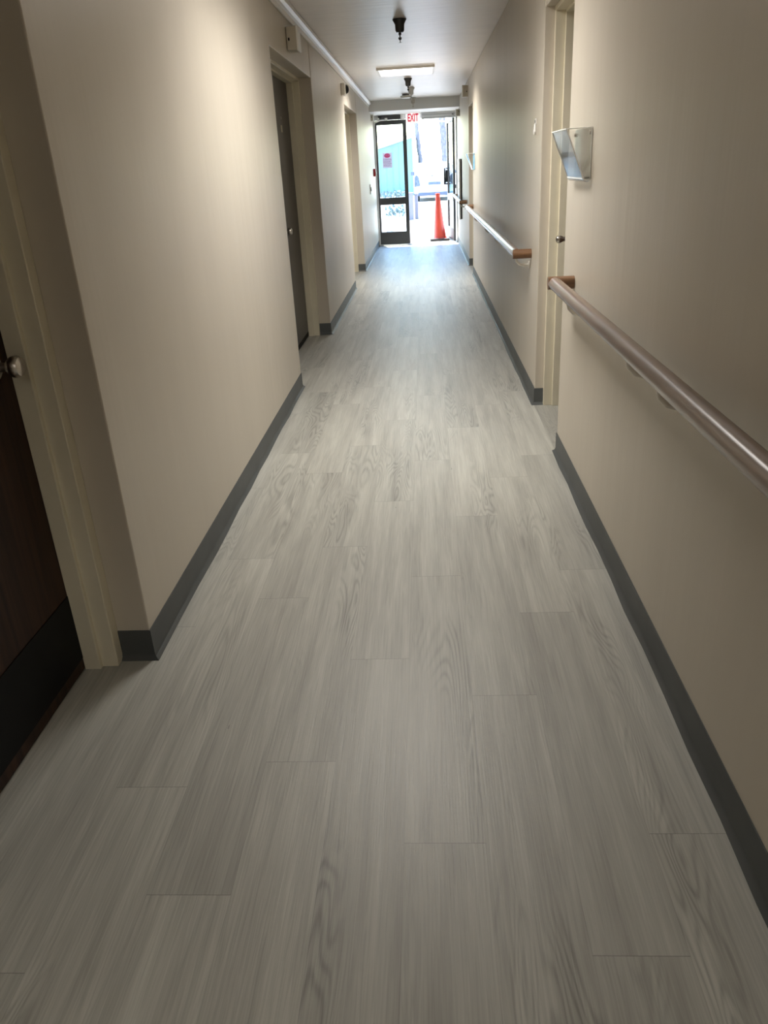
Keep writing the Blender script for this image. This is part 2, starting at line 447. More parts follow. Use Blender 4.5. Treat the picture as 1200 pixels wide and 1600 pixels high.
def sweep_base(side, runs):
    """cove base: profile swept along plan runs; offset points toward the corridor"""
    prof = [(0, 0.101), (0.003, 0.101), (0.0045, 0.098), (0.0045, 0.022), (0.008, 0.010), (0.017, 0.003), (0.019, 0.0), (0, 0.0)]
    bm = NB(); rnd = random.Random(5)
    for run in runs:
        pts = []
        for (x0, y0), (x1, y1) in zip(run, run[1:]):       # split long straights so the toe can waver
            n = max(1, int(math.hypot(x1-x0, y1-y0) / 0.22))
            for i in range(n):
                t = i / n; pts.append((x0 + (x1-x0)*t, y0 + (y1-y0)*t, i == 0))
        pts.append((*run[-1], True))
        rings = []
        for i, (x, y, corner) in enumerate(pts):
            def nrm(a, b):
                d = Vector((b[0]-a[0], b[1]-a[1])).normalized(); return Vector((-d.y, d.x)) if side == 'right' else Vector((d.y, -d.x))
            if i == 0: n = nrm(pts[0], pts[1])
            elif i == len(pts)-1: n = nrm(pts[-2], pts[-1])
            else:
                a, b = nrm(pts[i-1], pts[i]), nrm(pts[i], pts[i+1]); n = (a + b) / (1 + a.dot(b))
            wob = 0 if corner else rnd.uniform(-0.0035, 0.0035)
            ring = []
            for d, z in prof:
                dd = d + (wob if 0 < z < 0.015 or (z == 0 and d > 0) else 0)
                ring.append(bm.verts.new((x + n.x*dd, y + n.y*dd, z)))
            rings.append(ring)
        for A, B in zip(rings, rings[1:]):
            for j in range(len(prof)-1):
                bm.faces.new((A[j], A[j+1], B[j+1], B[j]))
        bm.faces.new(rings[0]); bm.faces.new(rings[-1][::-1])
    return bm
fl, frr = XL - 0.10, XR + 0.05
bl = sweep_base('left', [[(XL, YB + 0.01), (XL, AL[0][0]), (fl, AL[0][0])], [(fl, AL[0][1]), (XL, AL[0][1]), (XL, AL[1][0]), (fl, AL[1][0])],
                         [(fl, AL[1][1]), (XL, AL[1][1]), (XL, AL[2][0]), (fl, AL[2][0])], [(fl, AL[2][1]), (XL, AL[2][1]), (XL, YE - 0.03)]])
tag(obj('baseboard_left', bl, BASE, smooth=True), 'dark grey vinyl cove base along the left wall', 'baseboard', kind='structure')
br = sweep_base('right', [[(XR, YB + 0.01), (XR, AR[0][0]), (frr, AR[0][0])], [(frr, AR[0][1]), (XR, AR[0][1]), (XR, AR[1][0]), (frr, AR[1][0])],
                          [(frr, AR[1][1]), (XR, AR[1][1]), (XR, YE - 0.03)]])
tag(obj('baseboard_right', br, BASE, smooth=True), 'dark grey vinyl cove base along the right wall', 'baseboard', kind='structure')

# ------------------------------------------------------------------ side doors
def knob(side, x, y, z, parent, m=STEEL, r=0.027):
    s = 1 if side == 'left' else -1         # toward the corridor
    bm = NB()
    lathe(bm, [(0.0, 0), (0.033, 0), (0.033, s*0.005), (0.026, s*0.010), (0.012, s*0.014), (0.011, s*0.034), (r*0.75, s*0.042),
               (r, s*0.052), (r*1.02, s*0.062), (r*0.86, s*0.071), (r*0.45, s*0.0745), (0, s*0.075)], (x, y, z), 'x', 24)
    return obj('door_knob', bm, m, parent, smooth=True)

def side_door(n, side, a, b, y0, y1, fd, label, leafmat, knob_y, kick=None, fw=0.04, kr=0.027):
    """frame + leaf in the alcove a..b; leaf opening y0..y1; fd = depth of the frame's face behind the wall face"""
    s = -1 if side == 'left' else 1
    X = XL if side == 'left' else XR
    D = lambda d: X + s * d
    t = thing('door_%d' % n, (D(fd), (y0+y1)/2, 0), label, 'door', kind='structure')
    zt = 2.035
    bm = NB()                      # filler wall panel, if the alcove is wider than the door
    if y0 - fw - a > 0.02:
        bm2 = NB(); box(bm2, D(fd), D(0.449), a, y0 - fw, 0, ZS); obj('side_panel', bm2, WALL, t)
    for (ya, yb, sg) in ((y0 - fw, y0, 1), (y1, b if n != 4 else y1 + fw, -1)):
        box(bm, D(fd), D(fd + 0.052), ya, yb, 0, ZS)
        ys = (yb if sg == 1 else ya)
        box(bm, D(fd + 0.050), D(fd + 0.101), *( (ya, ys + 0.015) if sg == 1 else (ys - 0.015, yb) ), 0, ZS)
    box(bm, D(fd), D(fd + 0.052), y0 - 0.001, y1 + 0.001, zt + 0.012, ZS)
    box(bm, D(fd + 0.050), D(fd + 0.101), y0 - 0.001, y1 + 0.001, zt, ZS)
    obj('door_frame', bm, FRAME, t, bevel=0.0025)
    bm = NB(); box(bm, D(fd + 0.101), D(fd + 0.145), y0 - 0.012, y1 + 0.012, 0.006, zt + 0.012)
    box(bm, D(fd + 0.146), D(0.449), a, b, 0.0, ZS)
    leaf = obj('door_leaf', bm, leafmat, t, bevel=0.002)
    knob(side, D(fd + 0.1), knob_y, 0.965, leaf, r=kr)
    if kick:
        z0, z1 = kick
        bm = NB(); box(bm, D(fd + 0.0985), D(fd + 0.102), y0 + 0.02, y1 - 0.012, z0, z1)
        obj('kick_plate', bm, BLACK, leaf)
    return t, leaf, D

side_door(1, 'left', *AL[0], 1.02, 1.955, 0.10, 'dark brown wooden door with black kick plate in the nearest left alcove', BROWN, 1.865, (0.045, 0.262))
t2, leaf2, D = side_door(2, 'left', *AL[1], 5.80, 7.09, 0.10, 'charcoal door with round steel knob in the second left alcove', DARKDOOR, 6.235)
bm = NB(); box(bm, D(0.1985), D(0.203), 6.62, 6.68, 1.665, 1.715)
obj('number_plate', bm, BEIGEP, leaf2, bevel=0.001, label='small rectangular plate')
bm = NB(); lathe(bm, [(0, 0), (0.009, 0), (0.008, 0.004), (0.004, 0.005), (0, 0.004)], (D(0.2), 6.655, 1.765), 'x', 12)
obj('peephole', bm, STEEL, leaf2, smooth=True)
bm = NB(); box(bm, D(0.1985), D(0.204), 5.85, 7.07, 0.008, 0.045); obj('door_sweep', bm, BLACK, leaf2)
side_door(3, 'left', *AL[2], 10.85, 11.76, 0.10, 'door in the farthest left alcove before the exit', DARKDOOR, 10.93)
side_door(4, 'right', *AR[0], 3.83, 4.60, 0.05, 'cream framed door in the nearest right alcove beside the long handrail', BROWN, 4.50, fw=0.03, kr=0.020)
side_door(5, 'right', *AR[1], 10.92, 11.81, 0.05, 'door in the far right alcove behind the second handrail', DARKDOOR, 11.72)

# ------------------------------------------------------------------ exit doorway
ex = thing('door_6', (0, YE, 0), 'dark metal and glass exit doors, left leaf shut and right leaf open outward', 'door', kind='structure')
bm = NB()
box(bm, XL, XL + 0.028, YE, YE + 0.10, 0, 2.245)
box(bm, XR - 0.028, XR, YE, YE + 0.10, 0, 2.245)
box(bm, XL + 0.028, XR - 0.028, YE, YE + 0.10, 2.165, 2.245)
obj('door_frame', bm, ALUG, ex, bevel=0.002, label='pale grey metal frame')
bm = NB(); box(bm, XL + 0.028, XR - 0.028, YE - 0.05, YE + 0.14, 0.0, 0.012); obj('threshold', bm, ALUG, ex, bevel=0.004)

def leaf_bm(w, th=0.044):
    """leaf in local plane: x 0..w, y 0..th, z 0.012..2.16; returns frame mesh and glass mesh"""
    f = NB()
    z0, z1 = 0.015, 2.160
    box(f, 0, 0.032, 0, th, z0, z1); box(f, w - 0.068, w, 0, th, z0, z1)
    box(f, 0.032, w - 0.068, 0, th, z0, 0.24); box(f, 0.032, w - 0.068, 0, th, 0.726, 0.850)
    box(f, 0.032, w - 0.068, 0, th, 2.085, z1)
    g = NB()
    box(g, 0.030, w - 0.066, th*0.4, th*0.6, 0.238, 0.728); box(g, 0.030, w - 0.066, th*0.4, th*0.6, 0.848, 2.087)
    return f, g
def place(bm, mtx):
    bmesh.ops.transform(bm, matrix=mtx, verts=bm.verts); return bm
WL = 0.572
mL = Matrix.Translation((XL + 0.030, YE + 0.02, 0))
f, g = leaf_bm(WL)
ll = obj('shut_leaf', place(f, mL), ALU, ex, bevel=0.0015)
obj('glass_pane', place(g, mL), GLASS, ll)
bm = NB(); box(bm, XL + 0.10, XL + 0.50, YE - 0.045, YE + 0.02, 2.165, 2.235)
cl = obj('door_closer', bm, ALU, ex, bevel=0.006)
bm = NB()
tube(bm, [(XL + 0.24, YE - 0.03, 2.165), (XL + 0.13, YE - 0.10, 2.16), (XL + 0.03, YE - 0.02, 2.13)], 0.011, 8)
lathe(bm, [(0, -0.02), (0.025, -0.02), (0.025, 0.02), (0, 0.02)], (XL + 0.24, YE - 0.05, 2.175), 'z', 14)
lathe(bm, [(0, -0.015), (0.02, -0.015), (0.02, 0.015), (0, 0.015)], (XL + 0.10, YE - 0.09, 2.185), 'z', 14)
obj('closer_arm', bm, WHITEP, cl)
bm = NB(); box(bm, -0.385, -0.315, YE - 0.012, YE + 0.018, 2.150, 2.244); obj('strike_block', bm, WHITEP, ex, bevel=0.002)
# right leaf, hinged on the right jamb, standing open
WR = 0.90
ang = math.radians(84.5)
mR = Matrix.Translation((XR - 0.040, YE + 0.075, 0)) @ Matrix.Rotation(-ang + PI, 4, 'Z')
f, g = leaf_bm(WR)
rl = obj('open_leaf', place(f, mR), PURPLE, ex, bevel=0.0015)
obj('glass_pane', place(g, mR), GLASS, rl)
bm = NB()
tube(bm, [(WR - 0.05, 0.044, 1.02), (WR - 0.05, 0.095, 1.02), (WR - 0.05, 0.095, 1.30), (WR - 0.05, 0.044, 1.30)], 0.014, 10)
box(bm, WR - 0.075, WR - 0.02, 0.04, 0.075, 1.05, 1.27)
obj('pull_handle', place(bm, mR), BLACK, rl)
bm = NB(); box(bm, 0.03, WR - 0.05, -0.035, 0.0, 0.97, 1.0)
box(bm, 0.03, 0.09, -0.04, 0, 0.95, 1.02); box(bm, WR - 0.12, WR - 0.05, -0.04, 0, 0.95, 1.02)
obj('push_bar', place(bm, mR), ALUG, rl, bevel=0.003)
# operator box with its arm above the open side
bm = NB(); box(bm, -0.005, XR - 0.022, YE - 0.11, YE - 0.001, 2.140, 2.244)
op = obj('operator_box', bm, ALUG, ex, bevel=0.004)
bm = NB(); box(bm, -0.004, XR - 0.023, YE - 0.1115, YE - 0.1095, 2.156, 2.160); box(bm, -0.004, XR - 0.023, YE - 0.1115, YE - 0.1095, 2.205, 2.209)
obj('box_groove', bm, ALU, op)
bm = text_bm('42', 0.045, (XR - 0.075, YE - 0.1105, 2.19), (1, 0, 0), (0, 0, 1), 0.001, 0.001); obj('box_mark', bm, BLACK, op)
bm = NB()
tube(bm, [(0.40, YE - 0.03, 2.14), (0.36, YE + 0.10, 2.105), (0.16, YE + 0.30, 2.10)], 0.012, 8)
tube(bm, [(0.16, YE + 0.30, 2.10), (0.52, YE + 0.42, 2.10)], 0.010, 8)
obj('operator_arm', bm, ALUG, op)

# exit sign
es = thing('exit_sign', (-0.15, 15.62, 2.245), 'white exit sign with red lettering hung above the exit doorway', 'sign')
bm = NB(); box(bm, -0.285, -0.03, 15.60, 15.64, 2.085, 2.232); box(bm, -0.20, -0.11, 15.60, 15.64, 2.232, 2.2452)
obj('sign_body', bm, SIGNLIT, es, bevel=0.003)
obj('lettering', text_bm('EXIT', 0.100, (-0.157, 15.5985, 2.164), (0.96, 0, 0), (0, 0, 1.70), 0.0015, 0.0030), SIGNRED, es, label='red capital letters')

# stop notice taped on the shut leaf
st = thing('stop_notice', (-0.66, YE + 0.036, 1.49), 'grey-white paper notice with red STOP oval on the shut glass leaf', 'notice')
yf = YE + 0.0365
bm = NB(); box(bm, -0.748, -0.572, yf - 0.0012, yf, 1.365, 1.625); obj('paper', bm, PAPER, st)
def oval_with_letters(body, size, rx, ry):
    """flat oval with the letters left open, so the white paper shows through them"""
    cu = bpy.data.curves.new('oval', 'FONT'); cu.body = body; cu.size = size; cu.align_x = 'CENTER'; cu.align_y = 'CENTER'; cu.offset = 0.0012
    t = bpy.data.objects.new('oval', cu); COL.objects.link(t)
    bpy.context.view_layer.objects.active = t
    for q in bpy.context.selected_objects: q.select_set(False)
    t.select_set(True); bpy.ops.object.convert(target='CURVE'); t = bpy.context.view_layer.objects.active
    c = t.data; c.dimensions = '2D'; c.fill_mode = 'BOTH'
    sp = c.splines.new('POLY'); n = 40; sp.points.add(n - 1); sp.use_cyclic_u = True
    for i in range(n): sp.points[i].co = (rx*math.cos(2*PI*i/n), ry*math.sin(2*PI*i/n), 0, 1)
    me = bpy.data.meshes.new_from_object(t.evaluated_get(bpy.context.evaluated_depsgraph_get()))
    bpy.data.objects.remove(t); b = NB(); b.from_mesh(me); bpy.data.meshes.remove(me)
    return b
bm = oval_with_letters('STOP', 0.042, 0.056, 0.036)
bmesh.ops.transform(bm, matrix=Matrix.Translation((-0.66, yf - 0.0020, 1.575)) @ Matrix.Rotation(PI/2, 4, 'X'), verts=bm.verts)
obj('oval', bm, OVALRED, st, label='red oval with white capital letters')
bm = NB(); rnd = random.Random(3)
for i, z in enumerate((1.522, 1.506, 1.486, 1.470, 1.452, 1.436, 1.416, 1.400)):
    x = -0.735
    while x < -0.60:
        w = rnd.uniform(0.012, 0.035); box(bm, x, min(x + w, -0.585), yf - 0.0018, yf - 0.0014, z - 0.0035, z + 0.0035); x += w + 0.006
obj('printed_lines', bm, INK, st, label='faded red lines of print')

# ------------------------------------------------------------------ handrails
def handrail(y0, y1, z, label, brackets, near_return=True, far_return=True):
    xr, r = XR - 0.085, 0.0275
    t = thing('handrail', (XR, (y0+y1)/2, z), label, 'handrail', 'handrails along the right wall')
    bm = NB(); pts = []
    tube(bm, [(xr, y0, z), (xr, y1, z)], r, 24)
    obj('rail', bm, RAILW, t, smooth=True)
    for yy, on, sg in ((y0, near_return, -1), (y1, far_return, 1)):
        if not on: continue
        bm = NB()
        tube(bm, [(xr - r*0.98, yy + sg*r*0.98, z), (XR - 0.0005, yy + sg*r*0.98, z)], r, 24)
        obj('return_piece', bm, RAILEND, t, smooth=True, label='short brown return into the wall')
    for yb in brackets:
        bm = NB()
        lathe(bm, [(0, 0), (0.024, 0), (0.024, -0.004), (0.016, -0.008), (0, -0.009)], (XR, yb, z - 0.075), 'x', 18)
        tube(bm, [(XR - 0.006, yb, z - 0.075), (XR - 0.035, yb, z - 0.076), (XR - 0.062, yb, z - 0.068), (XR - 0.080, yb, z - 0.050), (xr, yb, z - r)],
             [0.009, 0.008, 0.007, 0.007, 0.008], 12)
        box(bm, xr - 0.010, xr + 0.010, yb - 0.022, yb + 0.022, z - r - 0.002, z - r + 0.003)
        obj('bracket', bm, BRACKET, t, smooth=True)
    return t
handrail(-1.2, 3.47, 0.876, 'brown lacquered wooden handrail on the nearest right wall section', (0.5, 1.85, 2.16, 3.14))
handrail(4.97, 10.80, 0.852, 'long wooden handrail between the two right door alcoves', (5.02, 6.55, 7.6, 9.2, 10.6))
handrail(12.55, 15.35, 0.840, 'short handrail farthest along the right wall beside the exit', (12.75, 14.0, 15.2))

# ------------------------------------------------------------------ acrylic file holders
def file_holder(y0, y1, z0, z1, label):
    t = thing('file_holder', (XR, (y0+y1)/2, z0), label, 'file holder', 'clear file holders on the right wall')
    e = 0.003
    xb, xt, xk = XR - 0.028, XR - 0.098, XR - 0.001
    bm = NB(); prism(bm, [(xb, z0), (xb + e, z0), (xt + e, z1), (xt, z1)], 'y', y0, y1); obj('front_panel', bm, ACRYL, t)
    bm = NB(); box(bm, xk - e, xk, y0, y1, z0, z1 + 0.004); obj('back_panel', bm, ACRYL, t)
    for ya, yb in ((y0, y0 + e), (y1 - e, y1)):
        bm = NB(); prism(bm, [(xb + e, z0), (xk - e, z0), (xk - e, z1), (xt + e, z1)], 'y', ya, yb); obj('side_panel', bm, ACRYL, t)
    bm = NB()
    pr = []
    for i in range(7):
        a = PI * i / 6; pr.append(((xb + xk)/2 - math.cos(a)*(xk - xb)/2, z0 - math.sin(a)*0.012))
    for i in range(6, -1, -1):
        a = PI * i / 6; pr.append(((xb + xk)/2 - math.cos(a)*((xk - xb)/2 - e), z0 - math.sin(a)*(0.012 - e)))
    prism(bm, pr, 'y', y0, y1); obj('rounded_bottom', bm, ACRYL, t)
    bm = NB()
    tube(bm, [(xt, y0, z1), (xt, y1, z1), (xb, y1, z0), (xb, y0, z0), (xt, y0, z1)], 0.0028, 6)
    tube(bm, [(xk - 0.001, y0, z1), (xk - 0.001, y0, z0)], 0.0022, 6)
    tube(bm, [(xt, y0, z1), (xk - 0.001, y0, z1)], 0.0016, 6)
    obj('edge_lines', bm, ACEDGE, t, label='bright polished edges')
    for yy in (y0 + 0.02, y1 - 0.02):
        bm = NB(); lathe(bm, [(0, 0), (0.007, 0), (0.007, -0.006), (0, -0.008)], (xk - e, yy, z1 - 0.016), 'x', 12)
        obj('mounting_screw', bm, STEEL, t)
    return t
file_holder(3.25, 3.60, 1.292, 1.468, 'clear acrylic file holder above the nearest handrail')
file_holder(10.42, 10.80, 1.300, 1.478, 'clear acrylic file holder beside the far right alcove')

# ------------------------------------------------------------------ small wall devices
def alert_box(side, y, z, label, dy=0.13, dx=0.078, h=0.14):
    s = 1 if side == 'left' else -1; X = XL if side == 'left' else XR
    t = thing('alert_box', (X, y, z), label, 'wall box', 'beige boxes high on the walls')
    bm = NB(); box(bm, X, X + s*dx*0.9, y, y + dy, z, z + h); obj('housing', bm, BEIGEP, t, bevel=0.006)
    bm = NB(); box(bm, X + s*dx*0.86, X + s*dx, y - 0.004, y + dy + 0.004, z - 0.005, z + h + 0.004); obj('cover', bm, WHITEP, t, bevel=0.003, label='pale front cover')
    bm = NB(); box(bm, X + s*0.012, X + s*0.022, y - 0.002, y + 0.001, z + 0.055, z + 0.072); obj('side_slot', bm, BLACK, t)
    return t
alert_box('left', 5.97, 2.125, 'beige box over the second left door alcove')
alert_box('right', 11.98, 2.20, 'beige box high on the right wall beside the far alcove')
alert_box('right', 14.50, 2.10, 'beige box at the right end of the bulkhead', 0.12, 0.07, 0.10)
alert_box('left', 15.05, 2.125, 'grey box left of the exit door closer', 0.12, 0.05, 0.10)

t = thing('wall_strobe', (XL, 9.78, 2.19), 'white wall strobe with black rounded lens beside the third left alcove', 'alarm strobe')
bm = NB(); box(bm, XL, XL + 0.045, 9.72, 9.85, 2.135, 2.255); obj('base', bm, WHITEP, t, bevel=0.006)
bm = NB(); lathe(bm, [(0.048, 0.044), (0.046, 0.058), (0.036, 0.074), (0.02, 0.083), (0, 0.086)], (XL, 9.785, 2.195), 'x', 20); obj('lens', bm, BLACK, t, smooth=True)
bm = NB(); lathe(bm, [(0.054, 0.044), (0.054, 0.052), (0.047, 0.054), (0.047, 0.044)], (XL, 9.785, 2.195), 'x', 20); obj('rim', bm, WHITEP, t, smooth=True)

t = thing('pull_station', (XL, 15.05, 1.30), 'red fire alarm pull station on the left wall beside the exit', 'fire alarm')
bm = NB(); box(bm, XL, XL + 0.04, 15.0, 15.09, 1.24, 1.365); obj('body', bm, RED, t, bevel=0.006)
bm = NB(); box(bm, XL + 0.04, XL + 0.058, 15.015, 15.075, 1.285, 1.31); box(bm, XL + 0.038, XL + 0.042, 15.01, 15.08, 1.32, 1.345); obj('handle', bm, WHITEP, t, bevel=0.003, label='white T handle')

t = thing('wall_switch', (XL, 13.85, 1.06), 'tall narrow switch plate on the left wall near the exit', 'switch')
bm = NB(); box(bm, XL, XL + 0.016, 13.80, 13.88, 0.985, 1.135); obj('plate', bm, WHITEP, t, bevel=0.003)
bm = NB(); box(bm, XL + 0.015, XL + 0.024, 13.825, 13.855, 1.03, 1.09); obj('paddle', bm, BLACK, t, bevel=0.002)

t = thing('number_sign', (XR, 4.86, 1.54), 'tiny white plaque and hook on the right wall past the nearest alcove', 'sign')
bm = NB(); box(bm, XR - 0.006, XR, 4.845, 4.885, 1.548, 1.578); obj('plaque', bm, SIGNW, t, bevel=0.002)
bm = NB(); tube(bm, [(XR - 0.006, 4.868, 1.548), (XR - 0.008, 4.85, 1.53), (XR - 0.008, 4.846, 1.512), (XR - 0.008, 4.858, 1.499), (XR - 0.008, 4.876, 1.503), (XR - 0.008, 4.882, 1.52), (XR - 0.007, 4.873, 1.535)], 0.0055, 8)
obj('hook', bm, SIGNW, t, smooth=True)
bm = NB(); box(bm, XR - 0.0075, XR - 0.0055, 4.852, 4.878, 1.556, 1.570); obj('inset', bm, ALU, t)

t = thing('wall_panel', (XR, 14.3, 0.98), 'tall narrow white panel on the right wall behind the farthest handrail', 'panel')
bm = NB(); box(bm, XR - 0.020, XR, 14.02, 14.75, 0.51, 1.44); obj('backing', bm, BLACK, t, bevel=0.004, label='dark edge')
bm = NB(); box(bm, XR - 0.044, XR - 0.019, 14.02, 14.75, 0.505, 1.445); fp = obj('front_face', bm, WHITEP, t, bevel=0.004)
bm = NB()
for z in (0.98, 1.10): lathe(bm, [(0, 0), (0.012, 0), (0.010, -0.004), (0, -0.005)], (XR - 0.044, 14.2, z), 'x', 10)
obj('screw_heads', bm, BLACK, fp)

# ------------------------------------------------------------------ ceiling fixtures
def ceiling_light(x0, x1, y0, y1, label, watts=0, cut=130):
    t = thing('ceiling_light', ((x0+x1)/2, (y0+y1)/2, ZC), label, 'ceiling light', 'ceiling lights of the corridor')
    f = 0.028; z = ZC - 0.024
    bm = NB()
    box(bm, x0, x1, y0, y0 + f, z, ZC + 0.001); box(bm, x0, x1, y1 - f, y1, z, ZC + 0.001)
    box(bm, x0, x0 + f, y0 + f, y1 - f, z, ZC + 0.001); box(bm, x1 - f, x1, y0 + f, y1 - f, z, ZC + 0.001)
    obj('frame', bm, WHITEP, t, bevel=0.002)
    bm = NB(); box(bm, x0 + f, x1 - f, y0 + f, y1 - f, z + 0.004, z + 0.010); obj('diffuser', bm, LENS2 if watts else LENS, t)
    if watts:
        la = bpy.data.lights.new('tubes', 'AREA'); la.shape = 'RECTANGLE'; la.size = x1 - x0 - 2*f; la.size_y = y1 - y0 - 2*f
        la.energy = watts; la.color = (1.0, 0.962, 0.905); la.spread = math.radians(cut)
        lo = bpy.data.objects.new('tubes', la); COL.objects.link(lo); lo.parent = t; lo.location = (0, 0, -0.008)
    return t
ceiling_light(-0.50, 0.165, 10.02, 10.72, 'lit square ceiling light midway down the corridor', TUBES_C, 150)
ceiling_light(-0.50, 0.165, 3.38, 4.60, 'lit long ceiling light nearest the viewer', TUBES_A)
ceiling_light(-0.50, 0.165, -2.0, -1.3, 'lit square ceiling light behind the viewer', TUBES_B, 140)

def sprinkler(loc, label, m=None):
    t = thing('sprinkler_head', loc, label, 'sprinkler', 'ceiling sprinkler heads')
    x, y, z = loc; m = m or ALU
    bm = NB(); lathe(bm, [(0, 0.001), (0.052, 0.001), (0.054, -0.004), (0.045, -0.018), (0.036, -0.034), (0.034, -0.075), (0.026, -0.088), (0, -0.089)], loc, 'z', 24); obj('escutcheon', bm, m, t, smooth=True)
    bm = NB(); lathe(bm, [(0, -0.088), (0.011, -0.088), (0.011, -0.104), (0.005, -0.106), (0.004, -0.118), (0.014, -0.122), (0.010, -0.136), (0.003, -0.140), (0.003, -0.155), (0, -0.156)], loc, 'z', 14); obj('nozzle', bm, m, t, smooth=True)
    bm = NB(); lathe(bm, [(0, -0.156), (0.014, -0.156), (0.014, -0.158), (0, -0.159)], loc, 'z', 16); obj('deflector', bm, STEEL, t, smooth=True)
    return t
SPK = mottled('dark_metal_sprinkler', (0.030, 0.030, 0.033), 0.3, (1, 1, 1), 9.0, 0.1)
s0 = sprinkler((-0.149, 6.95, ZC), 'dark sprinkler head just past the ceiling joint', SPK)
dup(s0, (-0.162, 11.35, ZC), 'dark sprinkler head just past the lit ceiling light')
sprinkler((-0.142, 12.70, ZC), 'grey sprinkler head between the ceiling light and the smoke detector', ALUG)
s3 = sprinkler((-0.135, 14.45, ZC), 'small pale sprinkler head against the bulkhead', STEEL)
t = thing('smoke_detector', (-0.235, 13.70, ZC), 'round smoke detector with white rim on the ceiling before the bulkhead', 'smoke detector')
bm = NB(); lathe(bm, [(0, 0.001), (0.060, 0.001), (0.060, -0.022), (0, -0.022)], (-0.235, 13.70, ZC), 'z', 24); obj('base', bm, GREYBOX, t)
bm = NB(); lathe(bm, [(0, -0.021), (0.086, -0.021), (0.092, -0.036), (0.080, -0.052), (0, -0.054)], (-0.235, 13.70, ZC), 'z', 24); obj('cover', bm, WHITEP, t, smooth=True, label='white round cover')

# ------------------------------------------------------------------ outdoors
bm = NB(); box(bm, -45, 45, YE + 0.15, 110, -0.30, -0.012)
tag(obj('ground', bm, CONC), 'sunlit pale concrete outside the exit', 'pavement', kind='structure')

cn = thing('traffic_cone', (0.292, 16.42, -0.012), 'orange traffic cone on black base just outside the open exit', 'traffic cone')
bm = NB(); b0 = -0.012
prism(bm, [(0.10, 16.24), (0.115, 16.225), (0.47, 16.225), (0.485, 16.24), (0.485, 16.60), (0.47, 16.615), (0.115, 16.615), (0.10, 16.60)], 'z', b0, b0 + 0.045)
obj('base', bm, RUBBER, cn, bevel=0.006)
bm = NB(); pr = [(0.142, 0.04), (0.128, 0.06), (0.122, 0.075), (0.044, 0.80), (0.040, 0.83), (0.046, 0.835), (0.046, 0.875), (0.030, 0.878), (0.028, 0.80)]
lathe(bm, pr[:-1], (0, 0, 0), 'z', 32)
bmesh.ops.transform(bm, matrix=Matrix.Translation((0.298, 16.42, b0)) @ Matrix.Rotation(math.radians(-2.0), 4, 'Y'), verts=bm.verts)
obj('cone_body', bm, ORANGE, cn, smooth=True)

def bucket(loc, r, h, name, label, m, cat):
    t = thing(name, loc, label, cat)
    bm = NB(); lathe(bm, [(0, 0), (r*0.8, 0), (r, h), (r*1.07, h), (r*1.07, h - 0.012), (r*1.0, h - 0.014)][:5], loc, 'z', 20); obj('body', bm, m, t, smooth=True)
    bm = NB(); tube(bm, [(loc[0] + r*math.cos(a), loc[1] - 0.01, loc[2] + h - 0.01 + 0.35*r*math.sin(a)) for a in [PI*i/10 for i in range(11)]], 0.006, 6); obj('handle', bm, m, t)
    return t
bucket((-0.735, 17.15, -0.012), 0.075, 0.16, 'bucket', 'small blue-grey bucket outside the shut glass leaf', BUCKET, 'bucket')
t = thing('jar', (-0.87, 17.2, -0.012), 'small lilac-grey jar outside the glass left of the bucket', 'jar')
bm = NB(); lathe(bm, [(0, 0), (0.05, 0), (0.055, 0.02), (0.055, 0.11), (0.035, 0.135), (0, 0.135)], (-0.87, 17.2, -0.012), 'z', 18); obj('body', bm, LILAC, t, smooth=True)
bm = NB(); lathe(bm, [(0, 0.134), (0.038, 0.134), (0.038, 0.155), (0, 0.156)], (-0.87, 17.2, -0.012), 'z', 18); obj('lid', bm, BUCKET, t)

def post(x0, x1, y, h, label):
    t = thing('utility_post', ((x0+x1)/2, y, -0.012), label, 'post', 'grey posts in the forecourt')
    bm = NB(); box(bm, x0, x1, y, y + 0.22, -0.012, h - 0.02); obj('shaft', bm, GREYBOX, t, bevel=0.01)
    bm = NB(); box(bm, x0 - 0.012, x1 + 0.012, y - 0.012, y + 0.232, h - 0.03, h); obj('cap', bm, GREYBOX, t, bevel=0.008)
post(-0.50, -0.305, 23.4, 0.70, 'wide grey utility post just past the exit mullion')
post(-0.265, -0.17, 23.6, 0.66, 'narrow grey utility post left of the white car')

t = thing('shed', (-2.6, 45, -0.012), 'low turquoise shed with sloping roof behind the shut glass leaf', 'building')
bm = NB(); prism(bm, [(-6.4, -0.012), (-0.55, -0.012), (-0.55, 2.70), (-6.4, 1.25)], 'y', 44.0, 50.0); obj('walls', bm, SHED, t)
bm = NB(); prism(bm, [(-6.6, 1.20), (-0.40, 2.74), (-0.40, 2.84), (-6.6, 1.30)], 'y', 43.7, 50.3); obj('roof', bm, CARW, t)
bm = NB()
for i in range(18): box(bm, -6.2 + i*0.33, -6.18 + i*0.33, 43.985, 44.0, 0.0, 1.25 + i*0.08)
obj('siding_battens', bm, SHED, t)

